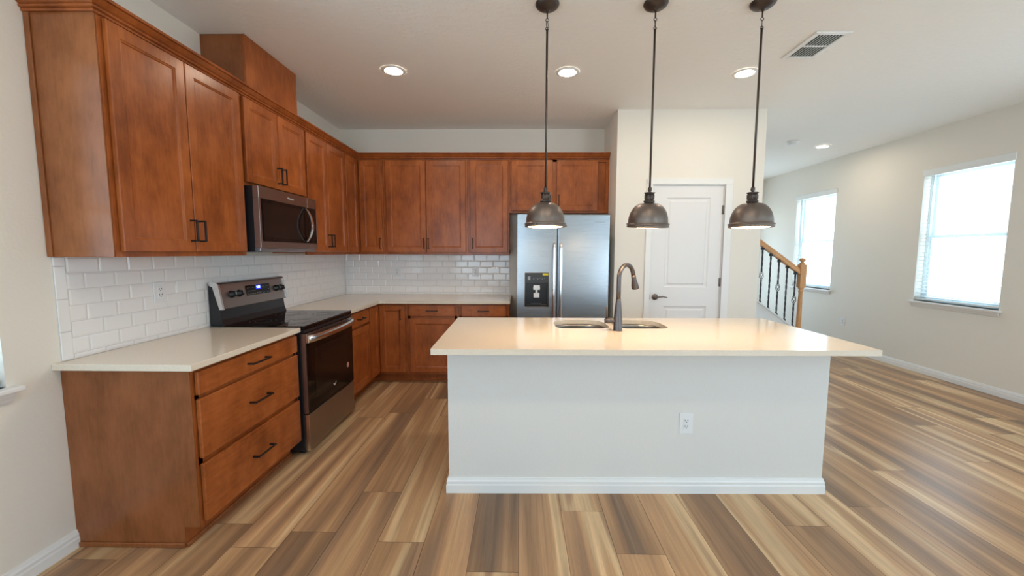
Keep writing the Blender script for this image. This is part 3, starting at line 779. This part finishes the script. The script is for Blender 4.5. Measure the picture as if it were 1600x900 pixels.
tube(b, [(1.424, yy-.045, .966), (1.450, yy-.050, .970), (1.490, yy-.050, .974), (1.525, yy-.048, .968), (1.540, yy-.046, .960)], [.010, .008, .0065, .0055, .004], 10)
mk('door_handle', b, 'bronze', r)
for z in (1.875, 1.125, .32):
    b = nb(); tube(b, [(DX1-.001, .004, z-.045), (DX1-.001, .004, z+.045)], .0065, 10); box(b, DX1-.012, DX1+.006, .004, .012, z-.044, z+.044); mk('door_hinge', b, 'bronze', r)
b = nb(); box(b, DX0-.002, DX0+.004, .0, .014, .94, .995); mk('strike_plate', b, 'bronze', r)

# ------------------------------------------------------------------ island (turned slightly, pivot in its middle)
IP = Vector((.72, 2.60, 0)); IR = R(.8)
def loc_i(x, y, z=0):
    """point given in unturned room coordinates -> turned place"""
    v = Matrix.Rotation(IR, 3, 'Z') @ Vector((x-IP.x, y-IP.y, 0)); return (IP.x+v.x, IP.y+v.y, z)
bx0, bx1, by0, by1 = -.426-IP.x, 1.800-IP.x, 2.272-IP.y, 3.09-IP.y
r = thing('kitchen_island', 'white painted kitchen island body with a baseboard, standing mid-floor', 'island', (IP.x, IP.y, 0), IR)
b = nb()
for (p, q, e, f) in ((bx0, bx1, by0, by0+.11), (bx0, bx0+.05, by0+.11, by1), (bx1-.05, bx1, by0+.11, by1), (bx0+.05, bx1-.05, by1-.02, by1)):
    box(b, p, q, e, f, 0, CZ0-.0005)
mk('island_body', b, 'island', r)
b = nb(); sweep(b, [(bx0, by1), (bx0, by0), (bx1, by0), (bx1, by1)], [(o_, z_*1.08) for o_, z_ in BBP], side=1); mk('baseboard', b, 'trim', r)
b = nb(); sweep(b, [(bx0, by1), (bx0, by0), (bx1, by0), (bx1, by1)], [(0, .872), (.010, .872), (.016, .8826), (0, .8826)], side=1); mk('top_strip', b, 'trim', r)
# side flags: sweep's out direction must face away from the body
# countertop with two bowl cut-outs
ct = thing('island_countertop', 'glossy cream quartz slab on the island, with two sink cut-outs', 'countertop', (IP.x, IP.y, 0), IR)
def rrect(x0, x1, y0, y1, rad, n=8):
    out = []
    rr = rad if isinstance(rad, (list, tuple)) else [rad]*4
    for (cx, cy, a0, q) in ((x1-rr[0], y0+rr[0], -90, rr[0]), (x1-rr[1], y1-rr[1], 0, rr[1]), (x0+rr[2], y1-rr[2], 90, rr[2]), (x0+rr[3], y0+rr[3], 180, rr[3])):
        for i in range(n+1):
            a = R(a0+90*i/n); out.append((cx+q*math.cos(a), cy+q*math.sin(a)))
    return out
tx0, tx1, ty0, ty1 = -.487-IP.x, 1.930-IP.x, 2.090-IP.y, 3.130-IP.y
BOWLS = [(.250-IP.x, .628-IP.x, 2.690-IP.y, 3.035-IP.y), (.668-IP.x, 1.035-IP.x, 2.690-IP.y, 3.035-IP.y)]
loops = [rrect(tx0, tx1, ty0, ty1, .006, 3)]+[rrect(*q, [.075, .14, .14, .075], 10) for q in BOWLS]
b = nb()
for z in (CZ1, CZ0):
    t = bmesh.new(); es = []
    for lp in loops:
        vs = [t.verts.new((x, y, z)) for x, y in lp]
        for i in range(len(vs)): es.append(t.edges.new((vs[i], vs[(i+1) % len(vs)])))
    bmesh.ops.triangle_fill(t, use_beauty=True, use_dissolve=False, edges=es)
    merge(b, t)
for lp in loops:
    A = [b.verts.new((x, y, CZ1)) for x, y in lp]; B = [b.verts.new((x, y, CZ0)) for x, y in lp]; n_ = len(lp)
    for i in range(n_): b.faces.new((A[i], A[(i+1) % n_], B[(i+1) % n_], B[i]))
bmesh.ops.remove_doubles(b, verts=b.verts[:], dist=.00001)
mk('counter_slab', b, 'quartz', ct)
sk = thing('kitchen_sink', 'undermounted double-bowl steel sink set in the island counter', 'sink', (IP.x, IP.y, .66), IR)
for q in BOWLS:
    b = nb(); x0, x1, y0, y1 = q; prev = None
    for (ins, z) in ((-.02, CZ0-.001), (.002, CZ0-.001), (.004, CZ0-.02), (.010, .72), (.020, .690), (.045, .678), (.12, .675)):
        ring = [b.verts.new((x, y, z-.66)) for x, y in rrect(x0+ins, x1-ins, y0+ins, y1-ins, [.075-ins*.3, .137-ins*.4, .137-ins*.4, .075-ins*.3], 10)]
        if prev:
            for i in range(len(ring)):
                f = b.faces.new((prev[i], prev[(i+1) % len(ring)], ring[(i+1) % len(ring)], ring[i])); f.smooth = True
        prev = ring
    b.faces.new(prev); bw = mk('bowl', b, 'bowl', sk)
    b = nb(); lathe(b, [(.04, .0155), (.04, .018), (.03, .019), (.022, .0165)], ((x0+x1)/2, (y0+y1)/2, 0), 24); mk('drain', b, 'chrome', bw)
# faucet
fx, fy = .650, 2.618
f_ = thing('kitchen_faucet', 'dark bronze gooseneck pull-down faucet standing at the sink', 'faucet', loc_i(fx, fy, CZ1), 0)
b = nb(); lathe(b, [(.0300, 0), (.0300, .006), (.0290, .008), (.0285, .07), (.0245, .12), (.0185, .185), (.0165, .20), (.0165, .21)], (0, 0, 0), 32); mk('faucet_base', b, 'faucet', f_)
b = nb(); d2 = Vector((.72, .69, 0)).normalized(); RA = .090; pts = [Vector((0, 0, .205)), Vector((0, 0, .27)), Vector((0, 0, .335))]
for i in range(1, 15):
    a = math.pi*i/14*.93; pts.append(Vector((0, 0, .345))+d2*(RA-RA*math.cos(a))+Vector((0, 0, RA*math.sin(a)*1.0)))
tube(b, pts, .0145, 16); e_ = pts[-1]; dr2 = (pts[-1]-pts[-2]).normalized(); mk('spout', b, 'faucet', f_)
b = nb(); tube(b, [e_, e_+dr2*.03, e_+dr2*.075, e_+dr2*.098, e_+dr2*.102], [.0150, .0165, .024, .0255, .0235], 20); mk('spray_head', b, 'faucet', f_)
b = nb(); tube(b, [(0, 0, .066), (-.082, -.004, .066)], .0175, 20); tube(b, [(-.082, -.004, .066), (-.088, -.004, .066)], .0165, 20); lv = mk('handle_hub', b, 'faucet', f_)
b = nb(); tube(b, [(-.076, -.004, .080), (-.077, -.004, .158)], [.0056, .0050], 12); mk('lever', b, 'faucet', lv)
outlet('white outlet on the front of the white island', loc_i(.975, 2.272-.0005, .430), IR, size=(.080, .126))

# ------------------------------------------------------------------ pendants
def pendant(label, x, y, tilt):
    r = thing('pendant_lamp', label, 'pendant lamp', (x, y, 1.585), 0, 'bronze pendant lamps over the island')
    top = ZC-1.585
    b = nb(); lathe(b, [(.070, top-.0008), (.070, top-.006), (.064, top-.016), (.050, top-.026), (.028, top-.034), (.010, top-.037), (.007, top-.048)], (0, 0, 0), 36); mk('ceiling_canopy', b, 'bronze_dark', r)
    b = nb(); z = top-.052
    tube(b, [(0, 0, z+.004), (0, 0, z-.030)], .0045, 10); z -= .032
    for k, hgt in enumerate((.015, .036, .015)):
        ww = .009 if hgt < .02 else .011; pl = []
        for i in range(16):
            a = 2*math.pi*i/16; p = (ww*math.cos(a), hgt*.5*math.sin(a)*1.15)
            pl.append((p[0], 0, z-hgt/2+p[1]) if k % 2 == 0 else (p[0]*.5, p[0]*.87, z-hgt/2+p[1]))
        tube(b, pl, .0020, 8, closed=True); z -= hgt*.95
    mk('chain_links', b, 'bronze_dark', r)
    b = nb(); tube(b, [(0, 0, z+.004), (0, 0, .232)], .0064, 12); mk('down_rod', b, 'bronze_dark', r)
    s = bpy.data.objects.new('lamp_head', None)
    b = nb()
    lathe(b, [(.010, .240), (.012, .232), (.012, .222), (.008, .216), (.010, .212), (.032, .210), (.032, .204), (.027, .202), (.027, .162), (.033, .160), (.033, .152), (.026, .150)], (0, 0, 0), 32)
    for k in range(8):
        a = 2*math.pi*k/8+.2; box(b, .0265*math.cos(a)-.003, .0265*math.cos(a)+.003, .0265*math.sin(a)-.003, .0265*math.sin(a)+.003, .170, .196)
    g = mk('socket_cap', b, 'bronze_dark', r)
    b = nb(); prof = [(.026, .150), (.036, .146)]
    for i in range(1, 13):
        a = R(90*i/12); prof.append((.036+.082*math.sin(a), .028+.118*math.cos(a)))
    prof += [(.119, .026), (.127, .022), (.127, .016), (.121, .013), (.125, .009), (.125, .002), (.121, .000), (.117, .001), (.115, .02)]
    inn = [(.113, .028)]
    for i in range(11, 0, -1):
        a = R(90*i/12); inn.append((.034+.079*math.sin(a), .028+.113*math.cos(a)))
    lathe(b, prof+inn+[(.026, .1405)], (0, 0, 0), 56, cap=False); sh = mk('lamp_shade', b, 'bronze', r)
    b = nb(); pf = [(.0005, -.005), (.03, -.0045), (.07, -.0025), (.10, .002), (.114, .008), (.114, .012), (.0005, .012)]
    lathe(b, pf, (0, 0, 0), 48, cap=False); ln = mk('lens', b, 'lens', sh)
    for q in (.75, 2.5, 4.2):
        pass
    for a in (0, 2.1, 4.2):
        b = nb(); lathe(b, [(.004, -.006), (.004, .006)], (.128*math.cos(a), .128*math.sin(a), .009), 10); mk('thumbscrew', b, 'bronze', sh)
    if tilt:
        T = Matrix.Translation((0, 0, .22)) @ Matrix.Rotation(R(tilt), 4, 'X') @ Matrix.Translation((0, 0, -.22))
        g.matrix_local = T; sh.matrix_local = T
    return r
pendant('bronze dome pendant lamp hanging leftmost, in front of the refrigerator', .152, 2.46, 0)
pendant('bronze dome pendant lamp hanging in the middle, in front of the door left edge', .783, 2.46, 5.5)
pendant('bronze dome pendant lamp hanging rightmost of the three, beside the stair opening', 1.402, 2.46, 0)

# ------------------------------------------------------------------ ceiling fittings
def downlight(label, x, y):
    r = thing('recessed_light', label, 'ceiling light', (x, y, ZC), 0, 'round recessed ceiling lights')
    b = nb(); lathe(b, [(.066, -.004), (.066, -.008), (.078, -.009), (.092, -.006), (.097, -.0008)], (0, 0, 0), 40, cap=False); mk('trim_ring', b, 'trim', r)
    b = nb(); lathe(b, [(.0005, -.006), (.066, -.006)], (0, 0, 0), 40, cap=False); mk('lamp_lens', b, 'lamp', r)
downlight('round recessed ceiling light leftmost, in front of the tall wall cabinets', -1.020, 3.302)
downlight('round recessed ceiling light between the left and middle pendant rods', .374, 3.342)
downlight('round recessed ceiling light just left of the right pendant rod', 1.806, 3.371)
downlight('round recessed ceiling light far away near the right wall, beside the smoke detector', 4.10, 5.603)
downlight('added round recessed ceiling light out of view above the camera, toward the left counter', -.55, 1.0)  # added lamp, brightens the left cabinets and near floor
downlight('added round recessed ceiling light out of view above the camera, toward the island', .55, 1.0)  # second added lamp, more warm light in the foreground
r = thing('ceiling_vent', 'white rectangular air vent with dark slots in the ceiling', 'vent', (2.056, 2.945, ZC), 0)
w, l_ = .118, .178
b = nb()
for (p, q, e, f) in ((-w, -w+.030, -l_, l_), (w-.030, w, -l_, l_), (-w+.03, w-.03, -l_, -l_+.030), (-w+.03, w-.03, l_-.030, l_), (-w+.03, w-.03, -.006, .006)):
    box(b, p, q, e, f, -.010, -.0008, .002)
mk('vent_frame', b, 'trim', r)
b = nb()
for i in range(9):
    x = -w+.036+i*(2*w-.072)/8
    prism(b, [(x-.0065, -.0095), (x-.0025, -.0095), (x+.002, -.0015), (x-.001, -.0015)], -l_+.03, l_-.03, 'Y')
mk('vent_slats', b, 'trim', r)
b = nb(); box(b, -w+.03, w-.03, -l_+.03, l_-.03, -.0012, -.0008); mk('vent_back', b, 'vent_dark', r)
r = thing('smoke_detector', 'small white round smoke detector on the ceiling near the far light', 'smoke detector', (3.54, 5.373, ZC), 0)
b = nb(); lathe(b, [(.070, -.0008), (.070, -.012), (.064, -.016), (.060, -.018), (.056, -.034), (.030, -.040), (.001, -.041)], (0, 0, 0), 32, cap=False); mk('detector_body', b, 'white_p', r)

# ------------------------------------------------------------------ stairs and railing
YS = 5.2; SL = .715
def bot(x): return .755-SL*(x-3.14)
def top_(x): return 1.497-SL*(x-3.14)
r = thing('staircase', 'white-sided stair flight rising to the left behind the pantry', 'stairs', (3.60, YS, 0))
b = nb()
xs0 = 3.60; n_ = 5; run = .252; rise = .180
prism(b, [(.010, 0), (.010, bot(3.61)-.0), (2.30-3.60, bot(2.30)), (2.30-3.60, 0)], -.030, .030, 'Y'); mk('stringer', b, 'trim', r)
b = nb(); prism(b, [(.010, bot(3.61)), (.010, bot(3.61)+.022), (2.30-3.60, bot(2.30)+.022), (2.30-3.60, bot(2.30))], -.045, .045, 'Y'); mk('stringer_cap', b, 'trim', r)
for i in range(n_):
    b = nb(); box(b, -.05-i*run-run, -.05-i*run+.02, .032, .95, 0 if i == 0 else i*rise-.02, (i+1)*rise-.0, .004); mk('step', b, 'tread', r)
r = thing('stair_railing', 'oak handrail and turned newel post with black iron balusters', 'railing', (3.652, YS-.000, 0))
ox = 3.652
b = nb(); hw = .039
lathe(b, [(.036, 0), (.036, .10), (.040, .105), (.040, .13), (.030, .15), (.028, .17), (.031, .30), (.030, .55), (.0265, .80), (.0235, .90), (.0225, .925), (.029, .932), (.029, .942), (.0225, .948), (.0225, .960), (.032, .975), (.034, .985)], (0, 0, 0), 24)
box(b, -hw, hw, -hw, hw, .985, 1.285, .008, seg=2)
box(b, -hw, hw, -hw, hw, 0, .16, .006)
lathe(b, [(.034, 1.284), (.036, 1.292), (.030, 1.302), (.020, 1.310), (.018, 1.318), (.024, 1.324), (.034, 1.332), (.036, 1.342), (.033, 1.356), (.020, 1.366), (.001, 1.369)], (0, 0, 0), 24, cap=False)
mk('newel_post', b, 'oak', r)
b = nb(); hp = [(-.030, 0), (.030, 0), (.032, .020), (.027, .034), (.030, .046), (.020, .062), (-.020, .062), (-.030, .046), (-.027, .034), (-.032, .020)]
A = [b.verts.new((3.617-ox, p[0], top_(3.617)+p[1]*1.2)) for p in hp]; B = [b.verts.new((2.30-ox, p[0], top_(2.30)+p[1]*1.2)) for p in hp]
for k in range(10): b.faces.new((A[k], A[(k+1) % 10], B[(k+1) % 10], B[k]))
b.faces.new(A); b.faces.new(B); mk('handrail', b, 'oak', r)
for i in range(10):
    x = 3.572-.1095*i
    z0, z1 = bot(x)+.020, top_(x)+.003; zc_ = (z0+z1)/2+.0; b = nb(); s = .0078
    def sq(za, zb, tw=0, n=1):
        prev = None
        for k in range(n+1):
            z = za+(zb-za)*k/n; a0 = tw*k/n
            ring = [b.verts.new((x-ox+s*1.41*math.cos(a0+R(45+90*j)), s*1.41*math.sin(a0+R(45+90*j)), z)) for j in range(4)]
            if prev:
                for j in range(4): b.faces.new((prev[j], prev[(j+1) % 4], ring[(j+1) % 4], ring[j]))
            else: b.faces.new(ring)
            prev = ring
        b.faces.new(prev)
    if i % 2 == 0:
        bh = .055; sq(z0, zc_-bh, 2*math.pi, 24); sq(zc_+bh, z1, 2*math.pi, 24)
        for q in range(4):
            pts = []
            for k in range(13):
                t = k/12; a = R(90*q)+t*math.pi*1.0; rr = .004+.022*math.sin(math.pi*t)
                pts.append((x-ox+rr*math.cos(a), rr*math.sin(a), zc_-bh+t*2*bh))
            tube(b, pts, .0035, 6)
        bl = mk('baluster', b, 'iron', r)
    else:
        sq(z0, z1, 5*math.pi, 56); bl = mk('baluster', b, 'iron', r)
    b = nb(); box(b, x-ox-.015, x-ox+.015, -.015, .015, z0, z0+.024, .004); mk('baluster_shoe', b, 'iron', bl)
    b = nb(); box(b, x-ox-.018, x-ox+.018, -.018, .018, z1-.036, z1, .006); mk('baluster_shoe', b, 'iron', bl)
